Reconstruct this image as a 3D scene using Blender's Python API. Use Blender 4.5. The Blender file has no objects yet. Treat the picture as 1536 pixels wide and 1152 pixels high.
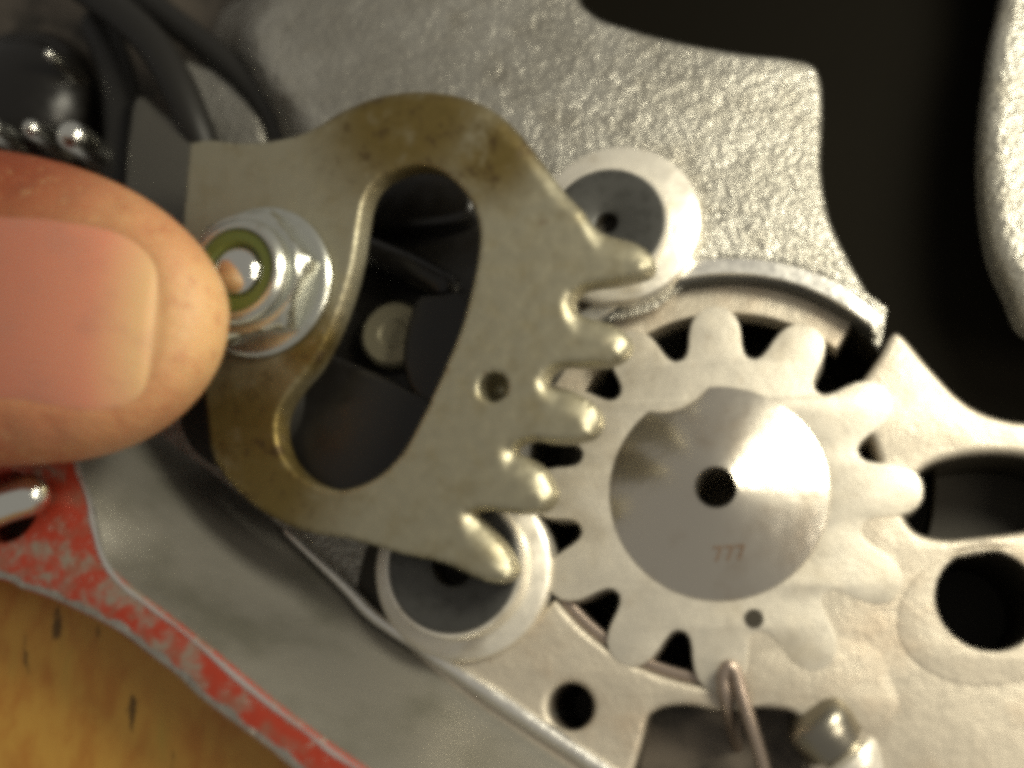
import bpy, bmesh, math, random
from mathutils import Vector, Matrix, noise as mnoise
random.seed(7)
R = math.radians
scene = bpy.context.scene
COL = scene.collection
scene.unit_settings.scale_length = 0.0065      # one unit is about 6.5 mm

# ------------------------------------------------------------------ camera
B = Vector((0.22, -0.26, 0.0)); B.z = math.sqrt(1 - B.x**2 - B.y**2)
D = 17.3
Q = Vector((0, 0, 1)).rotation_difference(B)
RX, UY = Q @ Vector((1, 0, 0)), Q @ Vector((0, 1, 0))
CAM = B * D
cam = bpy.data.cameras.new('camera'); camo = bpy.data.objects.new('camera', cam); COL.objects.link(camo)
camo.matrix_world = Matrix.Translation(CAM) @ Q.to_matrix().to_4x4()
cam.sensor_width = 36; cam.lens = 36 * D / 15.36
cam.clip_start = 0.5; cam.clip_end = 300
cam.dof.use_dof = True; cam.dof.focus_distance = 16.6; cam.dof.aperture_fstop = cam.lens / 1000 / 0.58
scene.camera = camo
# a phone's soft lens: a wide pixel filter
scene.cycles.filter_width = 6.4
scene.cycles.sample_clamp_indirect = 6
scene.cycles.max_bounces = 8
scene.cycles.use_denoising = False

# ------------------------------------------------------------------ world, lamps, exposure
w = bpy.data.worlds.new('World'); scene.world = w; w.use_nodes = True
bg = w.node_tree.nodes['Background']; bg.inputs[0].default_value = (1.0, 0.95, 0.86, 1); bg.inputs[1].default_value = 0.21
def lamp(name, direction, dist, size, power, col, target=(1.0, 0.0, 0.0)):
    l = bpy.data.lights.new(name, 'AREA'); l.shape = 'RECTANGLE'; l.size, l.size_y = size
    l.energy = power; l.color = col
    o = bpy.data.objects.new(name, l); COL.objects.link(o)
    d = Vector(direction).normalized(); o.location = Vector(target) + d * dist
    o.rotation_euler = (-d).to_track_quat('-Z', 'Y').to_euler()
    return o
lamp('ceiling_lamp', (0.54, 0.38, 0.78), 14, (5.0, 5.0), 2500, (1.0, 0.94, 0.755), (4.3, 0.0, 0.0))
lamp('fill_light', (0.95, -0.25, 0.75), 24, (7.0, 7.0), 1300, (1.0, 0.90, 0.72))  # added soft fill, no real lamp stands there
scene.view_settings.view_transform = 'Standard'; scene.view_settings.look = 'None'
scene.view_settings.exposure = 0.38; scene.view_settings.gamma = 1.0

# ------------------------------------------------------------------ helpers
F = D * 100.0
def ray(px, py):
    return (RX * ((px - 768) / F) - UY * ((py - 576) / F) - B)
def at(px, py, z=0.0):                       # photo position on the level plane at height z
    d = ray(px, py); t = (z - CAM.z) / d.z
    p = CAM + d * t; return Vector((p.x, p.y, z))
class Frame:                                 # a tilted working plane
    def __init__(s, origin, n):
        n = Vector(n).normalized(); s.n = n; s.o = Vector(origin)
        x = Vector((1, 0, 0)); x = (x - n * x.dot(n)).normalized(); y = n.cross(x)
        s.M = Matrix.Translation(s.o) @ Matrix((x, y, n)).transposed().to_4x4()
        s.I = s.M.inverted()
    def at(s, px, py, h=0.0):
        d = ray(px, py); t = ((s.o + s.n * h) - CAM).dot(s.n) / d.dot(s.n)
        p = s.I @ (CAM + d * t); return Vector((p.x, p.y, h))
def poly(pts, z=0.0, f=None):
    return [((f.at(x, y, z) if f else at(x, y, z))).xy for x, y in pts]
def smooth(pts, n=5, closed=True):           # Catmull-Rom through the points
    out = []; m = len(pts); P = [Vector(p) for p in pts]
    rng = range(m) if closed else range(m - 1)
    for i in rng:
        if closed: a, b, c, d = P[(i-1) % m], P[i], P[(i+1) % m], P[(i+2) % m]
        else: a, b, c, d = P[max(i-1, 0)], P[i], P[i+1], P[min(i+2, m-1)]
        for k in range(n):
            t = k / n
            out.append(0.5 * ((2*b) + (c-a)*t + (2*a-5*b+4*c-d)*t*t + (3*b-a-3*c+d)*t**3))
    if not closed: out.append(P[-1])
    return out
def circ(c, r, n=64):
    return [Vector((c[0] + r*math.cos(2*math.pi*i/n), c[1] + r*math.sin(2*math.pi*i/n))) for i in range(n)]
def finish(me, mat, angle=35):
    if mat: me.materials.append(mat)
    me.shade_smooth(); me.set_sharp_from_angle(angle=R(angle))
def link(name, me, parent=None):
    o = bpy.data.objects.new(name, me); COL.objects.link(o)
    if parent: o.parent = parent
    return o
def mesh_obj(name, verts, faces, mat, parent=None, angle=35):
    me = bpy.data.meshes.new(name); me.from_pydata([tuple(v) for v in verts], [], faces); me.update()
    bm = bmesh.new(); bm.from_mesh(me); bmesh.ops.recalc_face_normals(bm, faces=bm.faces); bm.to_mesh(me); bm.free()
    finish(me, mat, angle); return link(name, me, parent)
def plate(name, outer, holes, ztop, thick, bevel, mat, parent=None, res=3, angle=35):
    cu = bpy.data.curves.new(name, 'CURVE'); cu.dimensions = '2D'; cu.fill_mode = 'BOTH'
    for ring in [outer] + list(holes):
        sp = cu.splines.new('POLY'); sp.points.add(len(ring) - 1)
        for p, v in zip(sp.points, ring): p.co = (v[0], v[1], 0, 1)
        sp.use_cyclic_u = True
    cu.extrude = max(thick / 2 - bevel, 0.001); cu.bevel_depth = bevel; cu.bevel_resolution = res; cu.offset = -bevel
    t = bpy.data.objects.new('tmp', cu); COL.objects.link(t)
    dg = bpy.context.evaluated_depsgraph_get()
    me = bpy.data.meshes.new_from_object(t.evaluated_get(dg)); bpy.data.objects.remove(t); bpy.data.curves.remove(cu)
    bm = bmesh.new(); bm.from_mesh(me)
    bmesh.ops.remove_doubles(bm, verts=bm.verts, dist=1e-4)
    for v in bm.verts: v.co.z += ztop - thick / 2
    bm.to_mesh(me); bm.free(); me.materials.clear(); me.name = name
    finish(me, mat, angle); return link(name, me, parent)
def lathe(name, prof, mat, loc=(0,0,0), parent=None, n=72, angle=35, rot=None):
    vs, fs = [], []
    for r, z in prof:
        for i in range(n):
            a = 2*math.pi*i/n; vs.append((r*math.cos(a), r*math.sin(a), z))
    for j in range(len(prof) - 1):
        for i in range(n):
            fs.append((j*n+i, j*n+(i+1) % n, (j+1)*n+(i+1) % n, (j+1)*n+i))
    bm = bmesh.new(); V = [bm.verts.new(v) for v in vs]
    for f in fs: bm.faces.new([V[k] for k in f])
    bmesh.ops.remove_doubles(bm, verts=bm.verts, dist=1e-5)
    bmesh.ops.dissolve_degenerate(bm, edges=bm.edges, dist=1e-6)
    bmesh.ops.recalc_face_normals(bm, faces=bm.faces)
    me = bpy.data.meshes.new(name); bm.to_mesh(me); bm.free(); finish(me, mat, angle)
    o = link(name, me, parent); o.location = loc
    if rot: o.rotation_euler = rot
    return o
def tube(name, path, rad, mat, parent=None, n=20, sub=8, round_ends=True):
    P = smooth([Vector(p) for p in path], sub, False)
    m = len(P); rr = [rad] * m
    if isinstance(rad, (list, tuple)):
        rr = [rad[min(int(i/(m-1)*(len(rad)-1)), len(rad)-2)] * (1-f) + rad[min(int(i/(m-1)*(len(rad)-1)), len(rad)-2)+1] * f
              for i in range(m) for f in [(i/(m-1)*(len(rad)-1)) - min(int(i/(m-1)*(len(rad)-1)), len(rad)-2)]]
    vs, fs = [], []
    T = (P[1]-P[0]).normalized(); N = T.orthogonal().normalized()
    rings = []
    for i in range(m):
        t = (P[min(i+1, m-1)] - P[max(i-1, 0)]).normalized()
        N = (N - t * N.dot(t)).normalized(); Bn = t.cross(N)
        rings.append((P[i], N.copy(), Bn, rr[i]))
    if round_ends:
        p, a, b, r = rings[0]; t = (P[1]-P[0]).normalized()
        rings = [(p - t*r*math.sin(k), a, b, max(r*math.cos(k), 1e-3)) for k in (1.55, 1.2, .8, .4)] + rings
        p, a, b, r = rings[-1]; t = (P[-1]-P[-2]).normalized()
        rings += [(p + t*r*math.sin(k), a, b, max(r*math.cos(k), 1e-3)) for k in (.4, .8, 1.2, 1.55)]
    for p, a, b, r in rings:
        for k in range(n):
            th = 2*math.pi*k/n; vs.append(p + a*(r*math.cos(th)) + b*(r*math.sin(th)))
    for i in range(len(rings)-1):
        for k in range(n): fs.append((i*n+k, i*n+(k+1) % n, (i+1)*n+(k+1) % n, (i+1)*n+k))
    fs.append(tuple(range(n))); fs.append(tuple(range((len(rings)-1)*n, len(rings)*n)))
    return mesh_obj(name, vs, fs, mat, parent, 50)
def empty(name, loc=(0,0,0)):
    o = bpy.data.objects.new(name, None); o.empty_display_size = .3; COL.objects.link(o); o.location = loc; return o
def tag(o, label, cat, group=None, kind=None):
    o['label'] = label; o['category'] = cat
    if group: o['group'] = group
    if kind: o['kind'] = kind
    return o

# ------------------------------------------------------------------ materials
class Mat:
    def __init__(s, name, base, rough=.5, metal=0.0, spec=.5):
        s.m = bpy.data.materials.new(name); s.m.use_nodes = True; s.t = s.m.node_tree
        s.p = s.t.nodes['Principled BSDF']; s.set('Base Color', (*base, 1)); s.set('Roughness', rough); s.set('Metallic', metal)
        s.set('Specular IOR Level', spec); s.base = base; s.col = None
        s.co = s.t.nodes.new('ShaderNodeTexCoord')
        s.vec = s.co.outputs['Object']
        s.nrm = None
    def set(s, k, v): s.p.inputs[k].default_value = v
    def node(s, t, **kw):
        n = s.t.nodes.new(t)
        for k, v in kw.items(): setattr(n, k, v)
        return n
    def noise(s, scale, detail=4, rough=.55, stretch=None, dist=0.0):
        n = s.node('ShaderNodeTexNoise'); n.inputs['Scale'].default_value = scale; n.inputs['Detail'].default_value = detail
        n.inputs['Roughness'].default_value = rough; n.inputs['Distortion'].default_value = dist
        v = s.vec
        if stretch:
            mp = s.node('ShaderNodeMapping'); mp.inputs['Scale'].default_value = stretch[:3]
            if len(stretch) > 3: mp.inputs['Rotation'].default_value = (0, 0, stretch[3])
            s.t.links.new(v, mp.inputs[0]); v = mp.outputs[0]
        s.t.links.new(v, n.inputs['Vector']); return n.outputs[0]
    def ramp(s, src, a, b):
        r = s.node('ShaderNodeMapRange'); r.interpolation_type = 'SMOOTHSTEP'
        r.inputs[1].default_value = a; r.inputs[2].default_value = b
        s.t.links.new(src, r.inputs[0]); return r.outputs[0]
    def math(s, op, a, b):
        n = s.node('ShaderNodeMath', operation=op)
        for i, v in enumerate((a, b)):
            if isinstance(v, (int, float)): n.inputs[i].default_value = v
            else: s.t.links.new(v, n.inputs[i])
        n.use_clamp = True; return n.outputs[0]
    def near(s, p, r0, r1):                  # 1 at p, 0 beyond r1
        n = s.node('ShaderNodeVectorMath', operation='DISTANCE'); s.t.links.new(s.vec, n.inputs[0]); n.inputs[1].default_value = tuple(p)
        r = s.node('ShaderNodeMapRange'); r.interpolation_type = 'SMOOTHSTEP'
        r.inputs[1].default_value = r0; r.inputs[2].default_value = r1; r.inputs[3].default_value = 1; r.inputs[4].default_value = 0
        s.t.links.new(n.outputs['Value'], r.inputs[0]); return r.outputs[0]
    def mix(s, fac, col):
        n = s.node('ShaderNodeMix', data_type='RGBA')
        s.t.links.new(fac, n.inputs[0])
        if s.col is None: n.inputs[6].default_value = (*s.base, 1)
        else: s.t.links.new(s.col, n.inputs[6])
        n.inputs[7].default_value = (*col, 1); s.col = n.outputs[2]
        s.t.links.new(s.col, s.p.inputs['Base Color']); return s
    def bump(s, src, strength, dist):
        b = s.node('ShaderNodeBump'); b.inputs['Strength'].default_value = strength; b.inputs['Distance'].default_value = dist
        s.t.links.new(src, b.inputs['Height'])
        if s.nrm: s.t.links.new(s.nrm, b.inputs['Normal'])
        s.nrm = b.outputs[0]; s.t.links.new(s.nrm, s.p.inputs['Normal']); return s
    def rough(s, src, a, b):
        r = s.node('ShaderNodeMapRange'); r.inputs[3].default_value = a; r.inputs[4].default_value = b
        r.inputs[1].default_value = .3; r.inputs[2].default_value = .7
        s.t.links.new(src, r.inputs[0]); s.t.links.new(r.outputs[0], s.p.inputs['Roughness']); return s

cast = Mat('cast_aluminium', (.43, .415, .365), .5, .75)
g1, g2 = cast.noise(6.5, 3, .6), cast.noise(17, 3, .6)
cast.mix(cast.ramp(cast.noise(1.3, 5, .65), .42, .72), (.32, .30, .25)).mix(cast.ramp(cast.noise(.5, 3), .4, .65), (.34, .325, .28)).bump(cast.noise(10.5, 3, .6), .5, .12).bump(cast.noise(4.0, 2, .5), .3, .14).rough(cast.noise(9, 2), .20, .50)
CAST = cast.m
mach = Mat('machined_aluminium', (.50, .45, .365), .42, .45)
mach.mix(mach.ramp(mach.noise(1.1, 5, .6), .45, .75), (.44, .365, .275)).mix(mach.ramp(mach.noise(3.5, 6, .75), .60, .76), (.42, .34, .245)).mix(mach.ramp(mach.noise(9, 5, .7), .68, .78), (.32, .24, .165))
mach.bump(mach.noise(2.2, 3), .25, .10).bump(mach.noise(10, 5, .7), .3, .05).rough(mach.noise(3), .32, .52); MACH = mach.m
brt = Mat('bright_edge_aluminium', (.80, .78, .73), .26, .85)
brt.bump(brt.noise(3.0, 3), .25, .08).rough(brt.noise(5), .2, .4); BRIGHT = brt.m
wallm = Mat('grey_inner_wall', (.235, .225, .195), .42, .5)
wallm.mix(wallm.ramp(wallm.noise(.9, 4, .5), .45, .75), (.17, .165, .135)).bump(wallm.noise(3, 4), .2, .06).bump(wallm.noise(20, 3), .15, .02); WALL = wallm.m
cav = Mat('shade_black_cavity', (.034, .029, .020), .55, 0, .3)  # deep shade painted in: near black even where lamps reach
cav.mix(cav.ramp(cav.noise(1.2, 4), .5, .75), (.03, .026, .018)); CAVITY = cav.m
pit = Mat('shade_black_trough', (.0045, .0038, .0025), .8, 0, .05); pit.bump(pit.noise(3, 4), .2, .05); PIT = pit.m  # the trough's shade is put into an almost black floor colour
rec = Mat('shade_toned_recess', (.12, .10, .078), .5, .2, .4)  # shade of the recesses painted as a dark brown base
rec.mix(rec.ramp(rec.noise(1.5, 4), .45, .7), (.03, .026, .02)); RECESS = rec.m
gear = Mat('sintered_steel', (.56, .52, .44), .42, .55)
gear.mix(gear.ramp(gear.noise(1.2, 5, .6), .45, .75), (.48, .43, .34)).mix(gear.ramp(gear.noise(4.5, 6, .75), .58, .76), (.42, .35, .26)).bump(gear.noise(4, 3), .12, .05).bump(gear.noise(14, 5, .7), .2, .03).rough(gear.noise(4), .35, .52); GEAR = gear.m
hub = Mat('turned_steel', (.60, .555, .475), .22, .95)
hub.mix(hub.ramp(hub.noise(1.3, 5, .6), .5, .8), (.48, .41, .32)).bump(hub.noise(2.4, 2), .16, .06)
hub.set('Anisotropic', .35)
tg = hub.node('ShaderNodeTangent', direction_type='RADIAL', axis='Z'); hub.t.links.new(tg.outputs[0], hub.p.inputs['Tangent'])
wv = hub.node('ShaderNodeTexWave', wave_type='RINGS', rings_direction='Z'); wv.inputs['Scale'].default_value = 7.0; wv.inputs['Distortion'].default_value = .6; wv.inputs['Detail'].default_value = 3
hub.t.links.new(hub.vec, wv.inputs['Vector']); hub.bump(wv.outputs[1], .045, .02)
HUB = hub.m
black = Mat('black_plastic', (.009, .008, .007), .26, 0, .4)
black.bump(black.noise(5, 3), .15, .04).rough(black.noise(3), .2, .42); BLACK = black.m
rub = Mat('black_rubber', (.014, .013, .011), .5, 0, .4); rub.bump(rub.noise(8, 3), .15, .03); RUBBER = rub.m
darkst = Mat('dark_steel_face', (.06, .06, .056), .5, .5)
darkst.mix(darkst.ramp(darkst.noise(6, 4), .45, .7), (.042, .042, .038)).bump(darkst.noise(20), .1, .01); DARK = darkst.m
alloy = Mat('pale_alloy', (.74, .70, .61), .36, .6)
alloy.mix(alloy.ramp(alloy.noise(2.5, 5), .5, .75), (.58, .53, .43)).bump(alloy.noise(5, 3), .15, .04).rough(alloy.noise(4), .28, .5); ALLOY = alloy.m
zinc = Mat('zinc_plate', (.60, .61, .55), .27, .95)
zinc.mix(zinc.ramp(zinc.noise(4, 4), .5, .8), (.45, .42, .33)).bump(zinc.noise(6, 2), .12, .03); ZINC = zinc.m
green = Mat('green_nylon', (.085, .105, .022), .35, 0, .5); green.bump(green.noise(10), .1, .02); GREEN = green.m
chrome = Mat('polished_steel', (.78, .78, .72), .16, 1.0); chrome.bump(chrome.noise(5), .08, .02); CHROME = chrome.m
dch = Mat('dark_polished_steel', (.30, .28, .23), .33, 1.0); dch.bump(dch.noise(5), .08, .02); DCHROME = dch.m
spr = Mat('spring_wire', (.36, .29, .24), .34, .8); spr.bump(spr.noise(8), .1, .02); WIRE = spr.m

# ------------------------------------------------------------------ the engine casing
case = empty('engine_casing')
tag(case, 'cast aluminium engine casing with dark cavities, machined webs and a red stained rim', 'engine casing')
GC = at(1076, 737, .2)                                 # gear centre
RC = at(1085, 702, .1)                                 # bore centre
RB = 2.88
trough = smooth([(820,-260),(850,-60),(880,8),(950,38),(1030,58),(1110,72),(1185,80),(1222,105),(1230,170),(1225,250),(1236,325),(1262,388),(1296,440),(1328,492),
      (1350,512),(1392,560),(1440,608),(1490,632),(1560,642),(1760,650),(1900,640),(1900,480),(1700,470)], 4)
trough += smooth([(1700,470),(1560,470),(1510,420),(1482,350),(1470,250),(1472,150),(1484,50),(1500,-60),(1520,-260)], 4, False)[1:]
troughw = poly(trough)
recessR = poly(smooth([(1351,768),(1358,735),(1385,704),(1430,688),(1490,682),(1550,690),(1600,718),(1615,755),(1590,786),(1535,800),(1470,808),(1412,812),(1370,800)], 5))
recessB = poly(smooth([(968,1100),(985,1066),(1030,1058),(1090,1068),(1150,1062),(1196,1074),(1208,1120),(1200,1240),(960,1240)], 5))
holeS = circ(at(856, 1060, .16), .315, 40)
holeB = circ(at(1482, 900, .19), .66, 56)
bore = circ(RC, RB, 120)
seatU = circ(at(925, 355), 1.16, 48)
seatL = circ(at(668, 884), 1.36, 48)

# rough cast wall: the whole upper floor, open where bores and cavities go down
plate('cast_wall', [at(x, y).xy for x, y in
        smooth([(470,-300),(450,-40),(432,12),(402,50),(396,85),(425,130),(470,180),(480,240),(400,420),(230,600),(120,760)], 4, False)]
      + [at(300,1000).xy, at(600,1250).xy, at(900,1300).xy]
      + [at(x, y).xy for x, y in [(790,950),(800,930)]]
      + [Vector((RC.x + 3.0*math.cos(R(a)), RC.y + 3.0*math.sin(R(a)))) for a in range(205, 44, -5)]
      + [at(x, y).xy for x, y in smooth([(1326,490),(1304,440),(1272,384),(1244,322),(1232,250),(1234,170),(1230,112),(1205,88),(1110,76),(1030,62),(950,42),(880,12),(850,-60),(820,-300)], 4, False)],
      [seatU], 0, 3.5, .15, CAST, case, 5)
# pad that swells round the upper side of the bore
pad = [Vector((RC.x + 3.12*math.cos(R(a)), RC.y + 3.12*math.sin(R(a)))) for a in range(45, 112, 4)]
pad += [at(x, y, .1).xy for x, y in smooth([(1020,330),(1060,316),(1110,316),(1165,333),(1215,362),(1256,398),(1292,448),(1316,486)], 4, False)]
plate('bore_pad', pad, [], .12, .5, .09, CAST, case, 4)
# machined web: right and lower floor
def gr(a):                                             # inner edge of the web under the gear
    a = a % 360
    d = min(abs(a - 15), 360 - abs(a - 15)); e = abs(a - 287)
    if d < 6: return 2.22
    return 1.75
web = [at(x, y).xy for x, y in smooth([(1290,580),(1318,540),(1336,508),(1352,510),(1392,557),(1440,606),(1490,631),(1560,641),(1760,650)], 4, False)]
web += [at(x, y).xy for x, y in [(1900,660),(1900,1400),(1300,1500),(900,1300),(760,1110),(600,960),(700,985),(780,955)]]
web += [Vector((RC.x + (RB+.1)*math.cos(R(a)), RC.y + (RB+.1)*math.sin(R(a)))) for a in range(218, 272, 4)]
web += [Vector((GC.x + gr(a)*math.cos(R(a)), GC.y + gr(a)*math.sin(R(a)))) for a in range(278, 396, 2)]
plate('machined_web', web, [recessR, recessB, holeS, holeB], .188, 1.2, .10, MACH, case, 4)
# bright rounded lip along the top edge of the web
li = [at(x, y, .165) for x, y in smooth([(1330,545),(1352,566),(1392,610),(1440,648),(1495,664),(1560,671),(1760,678)], 5, False)]
lo = [at(x, y, -.02) for x, y in smooth([(1345,503),(1366,522),(1404,566),(1450,610),(1498,632),(1560,642),(1760,650)], 5, False)]
vs = []; fs = []
for p, q in zip(li, lo):
    for k in range(9):
        t = k/8; v = p.lerp(q, t); v.z = .186 - .085*t - .05*t**5 - (.5 if k == 8 else 0); vs.append(v)
for i in range(len(li)-1):
    for k in range(8): a = i*9 + k; fs.append((a, a+1, a+10, a+9))
mesh_obj('web_chamfer', vs, fs, BRIGHT, case, 60)
# rims of the bore
def arc_ring(name, r0, r1, a0, a1, zt, th, bev, mat, c=RC):
    st = 3 if a1 > a0 else -3
    o = [Vector((c.x + r1*math.cos(R(a)), c.y + r1*math.sin(R(a)))) for a in range(a0, a1 + st, st)]
    i = [Vector((c.x + r0*math.cos(R(a)), c.y + r0*math.sin(R(a)))) for a in range(a1, a0 - st, -st)]
    return plate(name, o + i, [], zt, th, bev, mat, case, 4)
rp = [(RB, -.75), (RB, .13), (RB+.015, .15), (RB+.03, .152), (RB+.25, .108), (RB+.27, .08), (RB+.26, -.3)]
vs = []; fs = []; aa = [43 + 150*i/150 for i in range(151)]; m = len(rp)
for a in aa:
    for r, z in rp: vs.append((RC.x + r*math.cos(R(a)), RC.y + r*math.sin(R(a)), z))
for i in range(150):
    for k in range(m-1): fs.append((i*m+k, i*m+k+1, (i+1)*m+k+1, (i+1)*m+k))
fs += [tuple(range(m)), tuple(range(150*m, 151*m))]
mesh_obj('bore_rim', vs, fs, BRIGHT, case, 40)
arc_ring('snap_ring', RB - .06, RB + .09, 196, 272, .10, .5, .05, WIRE)
arc_ring('bearing_ledge', 2.42, RB + .1, 50, 150, -.28, .5, .03, MACH)
plate('lower_boss', [Vector((RC.x + (RB+.12)*math.cos(R(a)), RC.y + (RB+.12)*math.sin(R(a)))) for a in range(270, 214, -4)]
      + poly(smooth([(800,950),(835,982),(885,1012),(940,1032),(1000,1045),(1060,1052),(1082,1040)], 3, False)), [], .16, .4, .07, MACH, case, 4)
stop = poly(smooth([(1092,1010),(1150,975),(1240,955),(1312,975),(1330,1010),(1346,1058),(1310,1098),(1270,1075),(1215,1046),(1150,1056),(1105,1056)], 4))
plate('flat_land', stop, [], .194, .08, .01, MACH, case, 2)
boss = poly(smooth([(1560,824),(1485,823),(1425,834),(1378,862),(1350,905),(1347,950),(1370,990),(1410,1015),(1460,1028),(1520,1024),(1560,1017),(1760,1010),(1760,824)], 6), .19)
plate('bolt_boss', boss, [holeB], .208, .4, .018, MACH, case, 4)
plate('roller_gap_shade', circ(at(676, 876, .03), 1.42, 64), [], .03, .2, .02, CAVITY, case)  # black disc laid in as the shaded gap round the roller
arc_ring('bore_wall_shade', RB - .04, RB + .01, 44, 150, .06, .5, .01, DARK)  # dark strip that paints shade on the bore's inner wall
# cavity floors
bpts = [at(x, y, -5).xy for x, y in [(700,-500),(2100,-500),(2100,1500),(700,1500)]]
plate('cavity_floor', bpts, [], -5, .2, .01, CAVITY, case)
def well(name, ring, z0, z1, mat):                    # dark liner painting shade on the walls of a hole
    n = len(ring); vs = [(*p, z0) for p in ring] + [(*p, z1) for p in ring]
    fs = [(i, (i+1) % n, n+(i+1) % n, n+i) for i in range(n)] + [tuple(range(n, 2*n))]
    return mesh_obj(name, vs, fs, mat, case)
def shrink(ring, k):
    c = sum((Vector(p) for p in ring), Vector((0, 0))) / len(ring); return [c + (Vector(p) - c) * k for p in ring]
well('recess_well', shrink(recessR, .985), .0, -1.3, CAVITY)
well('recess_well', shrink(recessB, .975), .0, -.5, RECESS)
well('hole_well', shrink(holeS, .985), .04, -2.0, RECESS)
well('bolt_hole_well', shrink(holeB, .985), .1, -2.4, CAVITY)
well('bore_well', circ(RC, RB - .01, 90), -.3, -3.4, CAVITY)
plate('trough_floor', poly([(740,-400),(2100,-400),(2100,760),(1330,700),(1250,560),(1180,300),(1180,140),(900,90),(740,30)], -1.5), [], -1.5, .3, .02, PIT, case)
# right hand cast wall beyond the trough, and a cross rib at the top
plate('side_wall', poly(smooth([(1555,-400),(1512,-60),(1492,40),(1478,150),(1476,250),(1488,350),(1518,425),(1570,490),(1800,500),(2000,300),(2000,-400)], 5), .5), [], .5, 1.0, .30, CAST, case, 6)
# lower floor seen at the top left
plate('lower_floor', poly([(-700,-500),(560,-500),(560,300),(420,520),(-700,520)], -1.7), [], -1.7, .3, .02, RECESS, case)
e1 = [(470,-300),(450,-40),(432,12),(402,50),(396,85),(425,130),(470,180),(480,240),(420,400)]
e2 = [(430,-300),(380,-40),(340,10),(322,50),(330,110),(350,170),(380,230),(400,300),(360,420)]
p1 = smooth([at(x+24, y, .006) for x, y in e1], 5, False); p2 = smooth([at(x, y, -1.6) for x, y in e2], 5, False)
vs = []; fs = []
for p, q in zip(p1, p2):
    for k in range(13):
        t = k/12; v = p.lerp(q, t); u = max(0, t-.12)/.88; v.z = .006 - 1.6*(u*u*(3-2*u)*.5 + u*u*.5); vs.append(v)
for i in range(len(p1)-1):
    for k in range(12): a = i*13 + k; fs.append((a, a+1, a+14, a+13))
mesh_obj('cast_slope', vs, fs, CAST, case, 60)
plate('cast_lug', poly(smooth([(262,92),(300,96),(345,115),(380,150),(396,200),(390,240),(300,240),(255,180)], 5), -.5), [], -.5, 1.2, .12, CAST, case, 4)

# inner wall from the floor up to the sealing rim
ZR = 2.2
base_l = [(90,470),(150,560),(240,650),(335,722),(430,797),(520,882),(565,928),(640,978),(720,1030),(800,1085),(900,1152),(1060,1262),(1300,1420)]
rim_in = [(60,470),(84,590),(108,680),(132,755),(150,826),(182,868),(240,912),(320,975),(400,1042),(480,1104),(562,1162),(700,1262),(900,1420)]
rim_out = [(-330,850),(-120,856),(0,870),(33,884),(67,895),(95,907),(125,921),(160,938),(193,958),(227,985),(267,1015),(300,1047),(353,1087),(400,1121),(440,1155),(540,1242),(760,1420)]
b3 = smooth([at(x, y, .0) for x, y in base_l], 6, False); r3 = smooth([at(x, y, ZR - .03) for x, y in rim_in], 6, False)
NV = 14; vs = []; fs = []
for p, q in zip(b3, r3):
    for k in range(NV):
        t = k / (NV - 1); v = p.lerp(q, t); v.z += -.35 * math.sin(math.pi * t) * (1 - t); vs.append(v)
for i in range(len(b3) - 1):
    for k in range(NV - 1): a = i*NV + k; fs.append((a, a+1, a+NV+1, a+NV))
mesh_obj('inner_wall', vs, fs, WALL, case, 60)
tube('wall_lip', [at(x, y, .17) for x, y in base_l[4:-1]], [.05, .10, .09, .14, .12, .15], BRIGHT, case, 14, 5)
redm = Mat('sealing_face', (.30, .25, .19), .45, .3)
redm.bump(redm.noise(7, 4), .25, .05)
s1 = redm.ramp(redm.noise(1.6, 7, .7, dist=.3), .37, .49)
redm.mix(s1, (.44, .05, .022)).mix(redm.ramp(redm.noise(4.2, 6, .65), .48, .66), (.33, .115, .07)).mix(redm.ramp(redm.noise(8.5, 5, .7), .60, .68), (.42, .37, .30)); RED = redm.m
rimp = poly(smooth(rim_in, 3, False), ZR) + poly(list(reversed(smooth(rim_out, 3, False))), ZR) + poly([(-330,470)], ZR)
pinhole = circ(at(8, 760, ZR), .50, 32)
plate('sealing_rim', rimp, [pinhole], ZR, 2.6, .05, RED, case, 3)
def edge_strip(name, pts, wpx, z, mat):
    P = smooth([Vector((x, y)) for x, y in pts], 6, False); vs = []; fs = []
    for i, p in enumerate(P):
        t = (P[min(i+1, len(P)-1)] - P[max(i-1, 0)]).normalized(); nn = Vector((t.y, -t.x))
        ww = wpx*(.75 + .5*mnoise.noise(Vector((i*.35, 1.7*wpx, 0))))
        a, b = at(p.x, p.y, z), at(p.x + nn.x*ww, p.y + nn.y*ww, z)
        vs += [a - Vector((0, 0, .1)), a, b, b - Vector((0, 0, .1))]
    for i in range(len(P)-1):
        for k in range(3): a = i*4 + k; fs.append((a, a+1, a+5, a+4))
    return mesh_obj(name, vs, fs, mat, case, 40)
edge_strip('bare_edge', [(-120,853),(0,867),(33,881),(67,892),(95,904),(125,918),(160,935),(193,955),(227,982),(267,1012),(300,1044),(353,1084),(400,1118),(440,1152),(540,1239)], 14, ZR + .012, cast.m)
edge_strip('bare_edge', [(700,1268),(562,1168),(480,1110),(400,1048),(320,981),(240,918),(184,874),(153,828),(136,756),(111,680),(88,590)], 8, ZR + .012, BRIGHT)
well('dowel_hole', shrink(pinhole, 1.02), ZR - .06, ZR - .8, RECESS)

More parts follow.
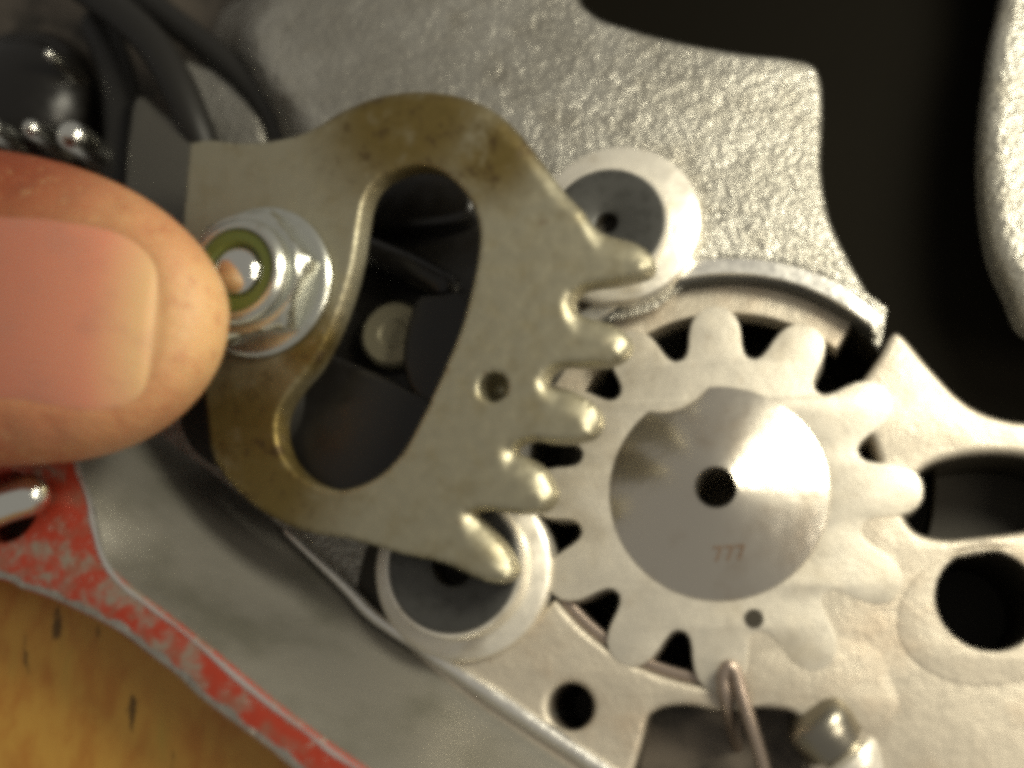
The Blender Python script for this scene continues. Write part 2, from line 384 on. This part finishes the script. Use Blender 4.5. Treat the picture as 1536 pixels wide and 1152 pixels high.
# ------------------------------------------------------------------ workbench
wood = Mat('varnished_wood', (.50, .275, .05), .45, 0, .4)
wood.mix(wood.ramp(wood.noise(2.6, 6, .65, (1, .5, 1, -.6)), .4, .7), (.42, .18, .03)).mix(wood.ramp(wood.noise(2.2, 6, .6, (1, .25, 1, -.6)), .55, .78), (.40, .26, .045))
wood.mix(wood.ramp(wood.noise(1.9, 4, .55, (1.6, .5, 1, .5)), .63, .70), (.13, .07, .012)).bump(wood.noise(6, 5), .2, .03)
bench = plate('workbench', poly([(-900,500),(-330,700),(60,860),(500,1180),(900,1500),(700,2200),(-900,2200)], 1.3), [], 1.3, .8, .03, wood.m)
tag(bench, 'scuffed orange brown wooden bench top beside the casing rim', 'workbench', kind='structure')

# ------------------------------------------------------------------ pinion gear
pin = empty('pinion_gear', (GC.x, GC.y, 0))
tag(pin, 'round pale steel pinion gear with a conical hub and small centre hole', 'gear')
half = [(1.97,15.0),(1.975,13.2),(2.04,11.2),(2.16,9.9),(2.30,9.1),(2.44,8.1),(2.56,6.6),(2.65,4.7),(2.70,2.5),(2.715,0)]
prof = []
for k in range(12):
    c = 90 + 30*k
    for r, a in half: prof.append((r, c - a))
    for r, a in reversed(half[1:-1]): prof.append((r, c + a))
gp = [Vector((r*math.cos(R(a)), r*math.sin(R(a)))) for r, a in prof]
plate('gear_body', gp, [circ((0, 0), 1.2, 64)], .2, .75, .022, GEAR, pin, 3)
# conical hub as a fine polar sheet, bitten by a dimple at the upper left
NR, NA = 44, 220; vs = []; fs = []
dimp = (at(998, 548, .3) - GC).xy
prof_r = [.27, .27, .29] + [.31 + (1.5 - .31)*i/(NR-1) for i in range(NR)] + [1.515, 1.52]
for j, r in enumerate(prof_r):
    for i in range(NA):
        a = 2*math.pi*i/NA; x, y = r*math.cos(a), r*math.sin(a)
        z = .215 + .40*(1 - r/1.5)
        if j == 0: z = -1.2
        elif j == 1: z -= .05
        if j > 2:
            d = math.hypot(x - dimp.x, y - dimp.y); f = min(1, max(0, (d - .60)/.06)); f = f*f*(3-2*f)
            z = z*f + .19*(1-f) - .05*math.exp(-((d-.63)/.035)**2)
        if j >= NR + 3: z = .19 if j == NR + 3 else .1
        vs.append((x, y, z))
for j in range(len(prof_r)-1):
    for i in range(NA): fs.append((j*NA+i, j*NA+(i+1) % NA, (j+1)*NA+(i+1) % NA, (j+1)*NA+i))
mesh_obj('hub', vs, fs, HUB, pin, 40)
lathe('centre_plug', [(0, -1.0), (.28, -1.0), (.28, -1.3), (0, -1.3)], CAVITY, (0, 0, 0), pin, 32)
stampm = Mat('stamped_mark', (.13, .075, .04), .6, .1)
cu = bpy.data.curves.new('stamp', 'FONT'); cu.body = '777'; cu.size = .30; cu.extrude = .004; cu.align_x = 'CENTER'
t = bpy.data.objects.new('t', cu); COL.objects.link(t); dg = bpy.context.evaluated_depsgraph_get()
me = bpy.data.meshes.new_from_object(t.evaluated_get(dg)); bpy.data.objects.remove(t); me.materials.clear(); me.materials.append(stampm.m)
q = at(1095, 842, .3) - Vector((GC.x, GC.y, 0)); st = link('stamped_digits', me, pin)
st.location = (q.x, q.y, .215 + .40*(1 - q.xy.length/1.5) + .006); st.rotation_euler = (R(15), 0, R(4))
# black disc by the gear's lower edge, painting the dark of a hole
lathe('hole_shade_disc', [(0, .203), (.13, .203), (.13, .207), (0, .207)], CAVITY, ((at(1131, 928, .2) - Vector((GC.x, GC.y, 0))).x, (at(1131, 928, .2) - Vector((GC.x, GC.y, 0))).y, 0), pin, 24)

# ------------------------------------------------------------------ two flanged rollers
def roller(px, py, rf, rd, label, hole, hh, ecc=(0, 0)):
    c = at(px, py, .32); o = empty('flanged_roller', (c.x, c.y, 0))
    tag(o, label, 'roller', 'flanged rollers beside the pinion gear')
    k = rd
    lathe('flange', [(0, -.4), (rf-.04, -.4), (rf, -.3), (rf, .22), (rf-.03, .30), (rf-.10, .34), (.3, .36)], ALLOY, (0, 0, 0), o, 80)
    lathe('sleeve', [(k+.05, .30), (k+.04, hh-.09), (k+.02, hh-.05), (k-.03, hh-.05), (k-.03, hh-.13)], ALLOY, (*ecc, 0), o, 80)
    lathe('dark_face', [(k-.03, hh-.13), (k-.03, hh-.03), (k-.06, hh), (hole+.05, hh), (hole, hh-.03), (hole, .2)], DARK, (*ecc, 0), o, 80)
    lathe('socket', [(hole*.98, hh-.1), (hole*.9, .25), (0, .22)], CAVITY, (*ecc, 0), o, 24)
    return o
roller(924, 333, 1.27, .90, 'pale flanged roller with a dark disc face, partly behind the topmost tooth of the sector', .17, .52, (-.12, -.08))
roller(692, 852, 1.31, .97, 'pale flanged roller with a dark disc face, below the lowest tooth of the sector', .30, .80)

bz = Mat('dull_plated_screw', (.27, .245, .165), .45, .5); bz.bump(bz.noise(8), .1, .02); BRASSY = bz.m
# ------------------------------------------------------------------ black plastic guide seen through the slot
gd = empty('plastic_guide', at(580, 500, 0)); go = gd.location
tag(gd, 'glossy black plastic guide block seen through the kidney slot', 'guide block')
def gpart(name, pts, z, th, bev, mat):
    o = plate(name, [v - go.xy for v in poly(smooth(pts, 5), z)], [], z, th, bev, mat, gd, 4); return o
gpart('base', [(500,215),(720,215),(770,330),(720,620),(600,760),(420,770),(380,640),(470,500)], .12, .1, .03, BLACK)
tube('cross_bar', [at(500,352,.5) - go, at(560,378,.52) - go, at(615,402,.54) - go, at(668,430,.56) - go], [.20,.22,.23,.23], BLACK, gd, 24, 5)
gpart('lower_block', [(430,560),(480,528),(540,548),(610,580),(650,600),(640,680),(560,745),(470,750),(405,700),(405,620)], .78, .75, .12, BLACK)
gpart('upper_block', [(540,250),(640,235),(690,255),(712,300),(690,330),(600,340),(535,330)], .55, .5, .14, BLACK)
gpart('side_post', [(622,450),(655,440),(700,440),(712,500),(680,600),(620,590),(602,530)], .82, .75, .10, BLACK)
sc_ = at(592, 503, .3)
sh = lathe('screw_head', [(0, .36), (.2, .36), (.24, .40), (.46, .40), (.52, .34), (.53, .1), (0, .1)], BRASSY, (sc_.x - go.x, sc_.y - go.y, 0), gd, 40)

# ------------------------------------------------------------------ gear sector held by the thumb
FR = Frame(at(560, 450, 1.75), (-.05, -.13, .99))
sec = empty('gear_sector'); sec.matrix_world = FR.M
tag(sec, 'brass stained steel gear sector with five teeth and a kidney slot under the thumb', 'gear sector')
top = smooth([(283,214),(312,209),(352,214),(402,211),(442,203),(482,185),(512,163),(548,146),(592,136),(640,134),(690,142),(735,161),(770,190),(798,224),(822,256),(845,286),(870,312)], 3, False)
teeth = [(887,335),(908,349),(946,359),(968,373),(979,390),(971,408),(944,417),(914,423),(882,427),(864,435),(855,447),
         (857,460),(869,471),(894,477),(920,486),(938,502),(942,519),(931,536),(904,546),(864,547),(838,547),(822,555),(814,570),
         (824,579),(853,584),(880,600),(895,617),(897,634),(887,653),(860,663),(822,663),(796,659),(774,666),(767,677),
         (784,684),(810,702),(824,726),(829,746),(815,764),(788,772),(756,769),(726,766),(705,770),
         (717,783),(744,810),(765,841),(769,861),(754,875),(729,874),(701,864),(672,849)]
def chaikin(P, n=2):
    P = [Vector(p) for p in P]
    for _ in range(n):
        O = [P[0]]
        for a, b in zip(P, P[1:]): O += [a.lerp(b, .25), a.lerp(b, .75)]
        P = O + [P[-1]]
    return P
low = smooth([(640,838),(600,830),(560,818),(515,806),(470,800),(428,786),(388,764),(354,735),(330,706),(315,675),(311,640),(300,560),(276,460),(272,340)], 3, False)
tops = [FR.at(x, y).xy for x, y in top] + [FR.at(x, y).xy for x, y in smooth([(870,312)] + teeth + [(640,838)], 4, False)[1:-1]] + [FR.at(x, y).xy for x, y in low]
slot = [FR.at(x, y).xy for x, y in smooth([(546,298),(562,272),(592,254),(625,247),(660,255),(690,280),(710,310),(719,348),(715,395),(705,443),(692,490),(672,540),(650,590),(625,640),(600,682),(570,712),(535,730),(500,735),(465,724),(436,702),(419,672),(414,640),(421,610),(441,580),(466,550),(486,515),(506,470),(522,422),(532,380),(538,338)], 3)]
dim = FR.at(739, 580); dimr = .20
brass = Mat('stained_sector_steel', (.345, .32, .23), .36, .75)
P = lambda x, y: FR.at(x, y)
n0 = brass.noise(1.6, 6, .65)
m1 = brass.math('MULTIPLY', brass.math('MAXIMUM', brass.math('MAXIMUM', brass.near(P(610,160), .6, 2.0), brass.near(P(360,700), .8, 2.2)), brass.math('MAXIMUM', brass.near(P(470,520), .2, .9), brass.near(P(740,230), .2, 1.1))), brass.ramp(n0, .18, .48))
brass.mix(brass.ramp(brass.noise(2.4, 5, .6), .45, .75), (.295, .26, .165))
brass.mix(m1, (.165, .12, .038))
brass.mix(brass.math('MULTIPLY', m1, brass.ramp(brass.noise(3.2, 6, .7), .52, .68)), (.085, .055, .025))
brass.mix(brass.ramp(brass.noise(3.4, 5, .6), .64, .76), (.24, .18, .12))
brass.bump(brass.noise(3, 3), .16, .06).bump(brass.noise(16, 3), .15, .02).rough(brass.noise(5), .34, .52)
def resample(ring, step):
    out = []; n = len(ring)
    for i in range(n):
        a, b = Vector(ring[i]), Vector(ring[(i+1) % n]); m_ = max(1, int((b-a).length/step + .5))
        for k in range(m_): out.append(a.lerp(b, k/m_))
    return out
def inside(p, ring):
    c = False; n = len(ring); j = n - 1
    for i in range(n):
        a, b = ring[i], ring[j]
        if (a[1] > p[1]) != (b[1] > p[1]) and p[0] < (b[0]-a[0])*(p[1]-a[1])/(b[1]-a[1]) + a[0]: c = not c
        j = i
    return c
from mathutils.geometry import delaunay_2d_cdt
from mathutils.kdtree import KDTree
def pillow_plate(name, rings, thick, prof, mat, parent, step=.045):
    rings = [resample(r, step) for r in rings]
    kd = KDTree(sum(len(r) for r in rings)); pts2 = []; edges = []; k = 0
    for r in rings:
        for i, p in enumerate(r): kd.insert((p.x, p.y, 0), k + i); pts2.append(Vector((p.x, p.y))); edges.append((k+i, k+(i+1) % len(r)))
        k += len(r)
    kd.balance(); nb = k
    xs = [p.x for p in rings[0]]; ys = [p.y for p in rings[0]]
    g = step; y = min(ys); row = 0
    while y < max(ys):
        x = min(xs) + (g/2 if row % 2 else 0)
        while x < max(xs):
            p = Vector((x, y))
            if kd.find((x, y, 0))[2] > g*.6 and inside(p, rings[0]) and not any(inside(p, r) for r in rings[1:]): pts2.append(p)
            x += g
        y += g*.866; row += 1
    V, E, Fc, _, _, _ = delaunay_2d_cdt(pts2, edges, [], 0, 1e-6)
    top = []
    for v in V:
        d = kd.find((v.x, v.y, 0))[2]; co_ = kd.find((v.x, v.y, 0))[0]; wd, dr = prof(v, Vector((co_[0]-v.x, co_[1]-v.y)))
        q = max(0, 1 - d/wd); top.append(Vector((v.x, v.y, -dr*(.6*q**1.4 + .4*(1 - math.sqrt(max(0, 1 - q*q)))))))
    n = len(V); fs = []
    for f in Fc:
        c = (V[f[0]] + V[f[1]] + V[f[2]])/3
        if inside(c, rings[0]) and not any(inside(c, r) for r in rings[1:]): fs.append(tuple(f)); fs.append(tuple(n + i for i in reversed(f)))
    cnt = {}
    for f in fs[::2]:
        for i in range(3): e = (f[i], f[(i+1) % 3]); cnt[e] = 1
    for (a, b) in list(cnt):
        if (b, a) not in cnt: fs.append((b, a, n+a, n+b))
    return mesh_obj(name, top + [Vector((v.x, v.y, -thick)) for v in V], fs, mat, parent, 62)
spine = [FR.at(x, y).xy for x, y in smooth([(960,378),(925,505),(885,632),(812,735),(745,850)], 8, False)]
armp = [FR.at(x, y).xy for x, y in smooth([(540,140),(640,130),(740,158),(800,222),(850,285)], 8, False)]
def pil(v, o):
    f = min((v - p).length for p in spine); f = min(1, max(0, (1.05 - f)/.5))
    g = min((v - p).length for p in armp); g = min(1, max(0, (.6 - g)/.4))
    k = o.normalized().dot(Vector((.62, .78))) if o.length > 1e-5 else .5
    k = min(1, max(0, (k + .6)/1.3)); f *= .25 + .75*k*k*(3-2*k)
    return .04 + .27*f + .16*g, .04 + .14*f + .08*g
pillow_plate('sector_plate', [tops, slot, circ(dim, dimr, 32)], .42, pil, brass.m, sec)
lathe('punch_mark', [(dimr+.02, -.02), (dimr+.0, -.06), (dimr*1.0, -.18), (dimr*.86, -.32), (dimr*.62, -.42), (dimr*.3, -.48), (0, -.49)], brass.m, (dim.x, dim.y, 0), sec, 32, 80)
nc = FR.at(394, 424)
lathe('washer', [(.4, 0), (1.06, 0), (1.10, .03), (1.10, .09), (1.06, .13), (.98, .145), (.4, .15)], ZINC, (nc.x, nc.y, .003), sec, 80)
# hexagonal locknut with chamfered corners
def hexnut(R0, h, z0):
    vs = []; fs = []; n = 72
    def hr(a): return R0*math.cos(R(30))/math.cos(((a - R(10)) % R(60)) - R(30))
    rows = [(0, 1.0), (.02, 1.0), (.74, 1.0), (.9, .94), (1.0, .86)]
    for k, (zz, s) in enumerate(rows):
        for i in range(n):
            a = 2*math.pi*i/n; r = min(hr(a), R0*(1.0 if k < 2 else (1.0, .955, .91, .86)[k-1 if k > 1 else 0])) if k != 2 else min(hr(a), R0*.995)
            vs.append((r*math.cos(a), r*math.sin(a), z0 + h*zz))
    for j in range(len(rows)-1):
        for i in range(n): fs.append((j*n+i, j*n+(i+1) % n, (j+1)*n+(i+1) % n, (j+1)*n+i))
    fs.append(tuple(range((len(rows)-1)*n, len(rows)*n)))
    return vs, fs
vs, fs = hexnut(1.0, .46, .155)
nut = mesh_obj('locknut', vs, fs, ZINC, sec, 30); nut.location = (nc.x, nc.y, 0)
lathe('collar', [(.76, .6), (.76, .70), (.73, .78), (.66, .83), (.60, .83), (.58, .78), (.58, .6)], ZINC, (0, 0, 0), nut, 72)
lathe('nylon_ring', [(.585, .6), (.585, .775), (.55, .80), (.42, .80), (.37, .76), (.37, .6)], GREEN, (0, 0, 0), nut, 64)
lathe('stud', [(.36, -1.6), (.36, .74), (.33, .80), (.25, .86), (.14, .90), (0, .92)], CHROME, (nc.x, nc.y, 0), sec, 40)
lathe('pivot_hub', [(.0, -.45), (.95, -.45), (.98, -.55), (.98, -2.2), (0, -2.2)], RUBBER, (FR.at(330, 600).x, FR.at(330, 600).y, 0), sec, 48)

# ------------------------------------------------------------------ small things round the casing
dp = empty('dowel_pin', at(-20, 765, ZR))
tag(dp, 'short polished steel dowel pin lying over the red stained rim beside the thumb', 'dowel pin')
a_, b_ = at(-160, 812, ZR + .12) - dp.location, at(44, 742, ZR + .32) - dp.location
tube('pin_body', [a_, a_.lerp(b_, .5), b_], [.30, .30, .29], CHROME, dp, 28, 6)

bl = empty('round_head_bolt', at(1240, 1100, 0)); bo = bl.location
tag(bl, 'polished steel round headed bolt standing in the dark recess below the pinion gear', 'bolt')
a0, a1 = at(1214, 1066, .22), at(1318, 1200, .05)
bl.location = a0; bl.rotation_euler = (a0 - a1 + Vector((0, 0, .55))).to_track_quat('Z', 'Y').to_euler()
lathe('shank', [(0, .0), (.24, -.01), (.36, -.05), (.43, -.14), (.45, -.30), (.45, -.50), (.38, -.56), (.36, -.75)], DCHROME, (0, 0, 0), bl, 48)
lathe('collar', [(.36, -.60), (.50, -.62), (.55, -.68), (.56, -.80), (.56, -1.0), (.50, -1.06), (.40, -1.08)], ALLOY, (0, 0, 0), bl, 48)
lathe('head', [(.40, -1.05), (.50, -1.12), (.60, -1.22), (.64, -1.4), (.64, -3.2), (0, -3.2)], CHROME, (0, 0, 0), bl, 48)
hk = tube('spring_hook', [at(1106,1120,-.55), at(1098,1090,-.15), at(1089,1050,.24), at(1085,1016,.34), at(1092,1000,.37), at(1103,1008,.36), at(1112,1040,.34), at(1124,1080,.25), at(1138,1125,.1), at(1152,1180,-.1), at(1166,1260,-.4)], .092, WIRE, None, 18, 7)
tag(hk, 'bent brownish spring wire hook passing over the machined edge below the pinion gear', 'spring')

# top left: black cap, hoses, bracket
cp = empty('black_cap', at(50, 165, -.6)); co = cp.location
tag(cp, 'glossy black domed cap behind the thumb at the upper edge', 'cap')
lathe('dome', [(1.45, -1.0), (1.45, .2), (1.38, .45), (1.2, .75), (.92, 1.0), (.55, 1.15), (0, 1.2)], BLACK, (0, 0, 0), cp, 64)
for x, y, r in ((16, 212, .20), (76, 214, .17), (132, 222, .27), (104, 108, .10)):  # chrome studs added to stand in for glints on the cap
    v = at(x, y, .25) - co
    lathe('glint_stud', [(0, -.5), (r, -.5), (r, .45), (r*.85, .58), (r*.5, .66), (0, .70)], CHROME, v, cp, 24)
h1 = tube('rubber_hose', [at(-120,-150,.5), at(60,-60,.5), at(160,5,.5), at(225,62,.5), at(262,120,.45), at(288,178,.3), at(306,230,.05), at(325,320,-.4)], .30, RUBBER, None, 22)
tag(h1, 'thick matte black rubber hose bending down behind the corner of the sector', 'hose')
h2 = tube('rubber_cable', [at(60,-120,-.5), at(190,-20,-.5), at(270,40,-.5), at(335,92,-.55), at(392,150,-.6), at(420,215,-.8), at(440,330,-1.0)], .26, RUBBER, None, 20)
tag(h2, 'black cable running beside the pale cast lug to the top of the sector', 'cable')
h3 = tube('rubber_sleeve', [at(150,40,-.2), at(178,120,-.2), at(186,200,-.2), at(180,320,-.3)], .34, RUBBER, None, 20)
tag(h3, 'short black sleeve between the domed cap and the grey bracket', 'sleeve')
dgm = Mat('dark_grey_casting', (.10, .095, .08), .5, .4); dgm.bump(dgm.noise(6, 5, .7), .3, .06)
br = plate('bracket', poly(smooth([(196,160),(240,165),(285,205),(300,300),(300,420),(190,420)], 4), .4), [], .4, .5, .10, dgm.m)
tag(br, 'dark grey metal bracket between the black sleeve and the corner of the sector', 'bracket')

# ------------------------------------------------------------------ the thumb
TZ = 3.15
tip = at(337, 486, TZ); far = at(-420, 452, TZ + .75)
ax = (far - tip).normalized(); up = Vector((.06, -.06, 1)); up = (up - ax*up.dot(ax)).normalized(); side = up.cross(ax)
if side.y < 0: side = -side
def lerp_tab(tab, s):
    for (a, va), (b, vb) in zip(tab, tab[1:]):
        if s <= b:
            t = (s - a)/(b - a); return va + (vb - va)*t
    return tab[-1][1]
def mono(tab, s):                                     # smooth lookup
    xs = [a for a, _ in tab]; ys = [b for _, b in tab]
    if s >= xs[-1]: return ys[-1]
    i = max(k for k in range(len(xs)-1) if xs[k] <= s)
    def sl(k):
        if k <= 0 or k >= len(xs)-1: return (ys[min(k+1, len(xs)-1)] - ys[max(k-1, 0)])/(xs[min(k+1, len(xs)-1)] - xs[max(k-1, 0)])
        return (ys[k+1]-ys[k-1])/(xs[k+1]-xs[k-1])
    h = xs[i+1]-xs[i]; t = (s-xs[i])/h
    return (2*t**3-3*t*t+1)*ys[i] + (t**3-2*t*t+t)*h*sl(i) + (-2*t**3+3*t*t)*ys[i+1] + (t**3-t*t)*h*sl(i+1)
def prof_w(s, k=2.4):
    return math.sqrt(max(0, 1 - (1 - min(s, k)/k)**2.25)) * (1.86 if k > 3 else 1.70) + .42*min(1, max(0, s-.3)/3.2) + .3*max(0, (s-5)/5)
def prof_u(s): return math.sqrt(max(0, 1 - (1 - min(s, 1.5)/1.5)**2.2)) * .86 + .16*min(1, s/4)
def prof_d(s): return math.sqrt(max(0, 1 - (1 - min(s, 1.9)/1.9)**2.2)) * 1.12 + .25*min(1, s/4) + .3*max(0, (s-5)/5)
NS0, NHW = .50, 1.20
def nail_d(s, lat):                                    # signed distance to the nail's outline, negative inside
    lat = lat + .10 + .22*max(0, 1 - s/2.2)
    if s > NS0 + 1.15: return abs(lat) - NHW
    q = math.hypot((NS0 + 1.15 - s)/1.15, abs(lat)/NHW)
    qn = (abs((NS0 + 1.15 - s)/1.15)**2.5 + (abs(lat)/NHW)**2.5)**(1/2.5)
    return (qn - 1)*1.15
def skin(s, th):
    c, sn = math.cos(th), math.sin(th); e = 2/2.35
    lat = prof_w(s, 3.3 if c > 0 else 2.2) * math.copysign(abs(c)**e, c)
    vert = (prof_u(s) if sn > 0 else prof_d(s)) * math.copysign(abs(sn)**e, sn)
    if sn > 0.05:
        d = nail_d(s, lat); k = min(1, sn/.35)
        sink = .5*(1 - math.tanh((d + .02)/.05))
        vert += k*(-.035*sink + .022*math.exp(-((d-.24)/.19)**2))
        # skin creases beside the nail
        vert += k*.012*math.sin(9*s + 3*lat)*math.exp(-((d-.35)/.2)**2)
    return tip + ax*s + side*lat + up*vert
NS, NT = 150, 160; LEN = 9.5; vs = []; fs = []
ss = [LEN*(i/(NS-1))**1.7 for i in range(NS)]
for s in ss:
    for k in range(NT): vs.append(skin(max(s, .0008), 2*math.pi*k/NT))
for i in range(NS-1):
    for k in range(NT): fs.append((i*NT+k, i*NT+(k+1) % NT, (i+1)*NT+(k+1) % NT, (i+1)*NT+k))
fs.append(tuple(range(NT)))
for r_, k_ in ((.5, .93), (.9, .75), (1.2, .45)):       # rounded off beyond the frame
    c_ = sum((vs[(NS-1)*NT+k] for k in range(NT)), Vector())/NT
    base = len(vs)
    for k in range(NT): vs.append(c_ + (vs[(NS-1)*NT+k] - c_)*k_ + ax*r_)
    for k in range(NT): fs.append((base-NT+k, base-NT+(k+1) % NT, base+(k+1) % NT, base+k))
fs.append(tuple(range(len(vs)-NT, len(vs))))
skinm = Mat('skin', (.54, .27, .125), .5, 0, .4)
skinm.mix(skinm.ramp(skinm.noise(.9, 4), .4, .7), (.50, .215, .105)).mix(skinm.near(tip + ax*3.4 + side*1.9, .7, 2.3), (.27, .06, .02)).mix(skinm.near(tip + ax*3.6 - side*1.9, .4, 2.0), (.38, .095, .04))  # edge shade painted into the skin as dark red on both sides
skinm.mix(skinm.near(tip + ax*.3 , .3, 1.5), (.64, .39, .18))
skinm.mix(skinm.math('MULTIPLY', skinm.ramp(skinm.noise(3.2, 5, .7), .48, .70), .55), (.40, .13, .06)).mix(skinm.math('MULTIPLY', skinm.ramp(skinm.noise(5.5, 4, .6), .55, .72), .5), (.60, .36, .17))
skinm.bump(skinm.noise(4, 4, .6, (1, 2.2, 1)), .3, .07).bump(skinm.noise(16, 5, .7), .3, .03)
skinm.set('Subsurface Weight', .25); skinm.set('Subsurface Radius', (.5, .2, .1)); skinm.set('Subsurface Scale', .35)
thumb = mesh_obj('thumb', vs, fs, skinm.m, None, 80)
tag(thumb, 'bare thumb reaching in from the edge and pressing on the gear sector beside its locknut', 'thumb')
# nail plate
nu, nv = 60, 48; vs = []; fs = []; uu = []
s_end = 4.6
for i in range(nu):
    t = (i/(nu-1))**1.5; s = NS0 + .03 + (s_end - NS0)*t
    x = max(0.0, NS0 + 1.15 - s)/1.15
    hw = NHW*1.015*max(1e-3, (1 - min(1, x)**2.5))**(1/2.5)
    for j in range(nv):
        v = -1 + 2*j/(nv-1); lat = hw*math.sin(v*math.pi/2)*1.0 - .10 - .22*max(0, 1 - s/2.2)
        wq = min(.999, abs(lat)/prof_w(s, 3.3 if lat > 0 else 2.2)); vb = prof_u(s)*(1 - wq**2.35)**(1/2.35)
        z = vb - .022 + .02*math.cos(v*math.pi/2) - .10*max(0, abs(v)-.72)**2*8*.35 - .07*max(0, 1 - (s-NS0)/.22)
        vs.append(tip + ax*s + side*lat + up*z); uu.append(s - NS0 + .10*(v*v))
for i in range(nu-1):
    for j in range(nv-1): fs.append((i*nv+j, i*nv+j+1, (i+1)*nv+j+1, (i+1)*nv+j))
nailm = Mat('nail', (.60, .30, .20), .42, 0, .4)
at_ = nailm.node('ShaderNodeAttribute', attribute_name='along')
cr = nailm.node('ShaderNodeValToRGB'); cr.color_ramp.elements[0].position = 0; cr.color_ramp.elements[0].color = (.63, .37, .17, 1)
cr.color_ramp.elements[1].position = 1; cr.color_ramp.elements[1].color = (.44, .16, .10, 1)
e = cr.color_ramp.elements.new(.10); e.color = (.66, .41, .20, 1); e = cr.color_ramp.elements.new(.30); e.color = (.66, .27, .165, 1); e = cr.color_ramp.elements.new(.6); e.color = (.54, .205, .13, 1)
mr = nailm.node('ShaderNodeMapRange'); mr.inputs[2].default_value = 3.0
nailm.t.links.new(at_.outputs['Fac'], mr.inputs[0]); nailm.t.links.new(mr.outputs[0], cr.inputs[0])
nailm.col = cr.outputs[0]; nailm.mix(nailm.math('MULTIPLY', nailm.ramp(nailm.noise(1.6, 4), .45, .75), .5), (.44, .20, .14))
nailm.bump(nailm.noise(5, 3, .5, (.5, 6, 1)), .3, .03).rough(nailm.noise(4, 4), .42, .55); nailm.set('Subsurface Weight', .2); nailm.set('Subsurface Radius', (.5, .2, .1)); nailm.set('Subsurface Scale', .25)
nail = mesh_obj('thumbnail', vs, fs, nailm.m, thumb, 80)
at2 = nail.data.attributes.new('along', 'FLOAT', 'POINT')
for i, v in enumerate(uu): at2.data[i].value = v
bpy.context.view_layer.update()
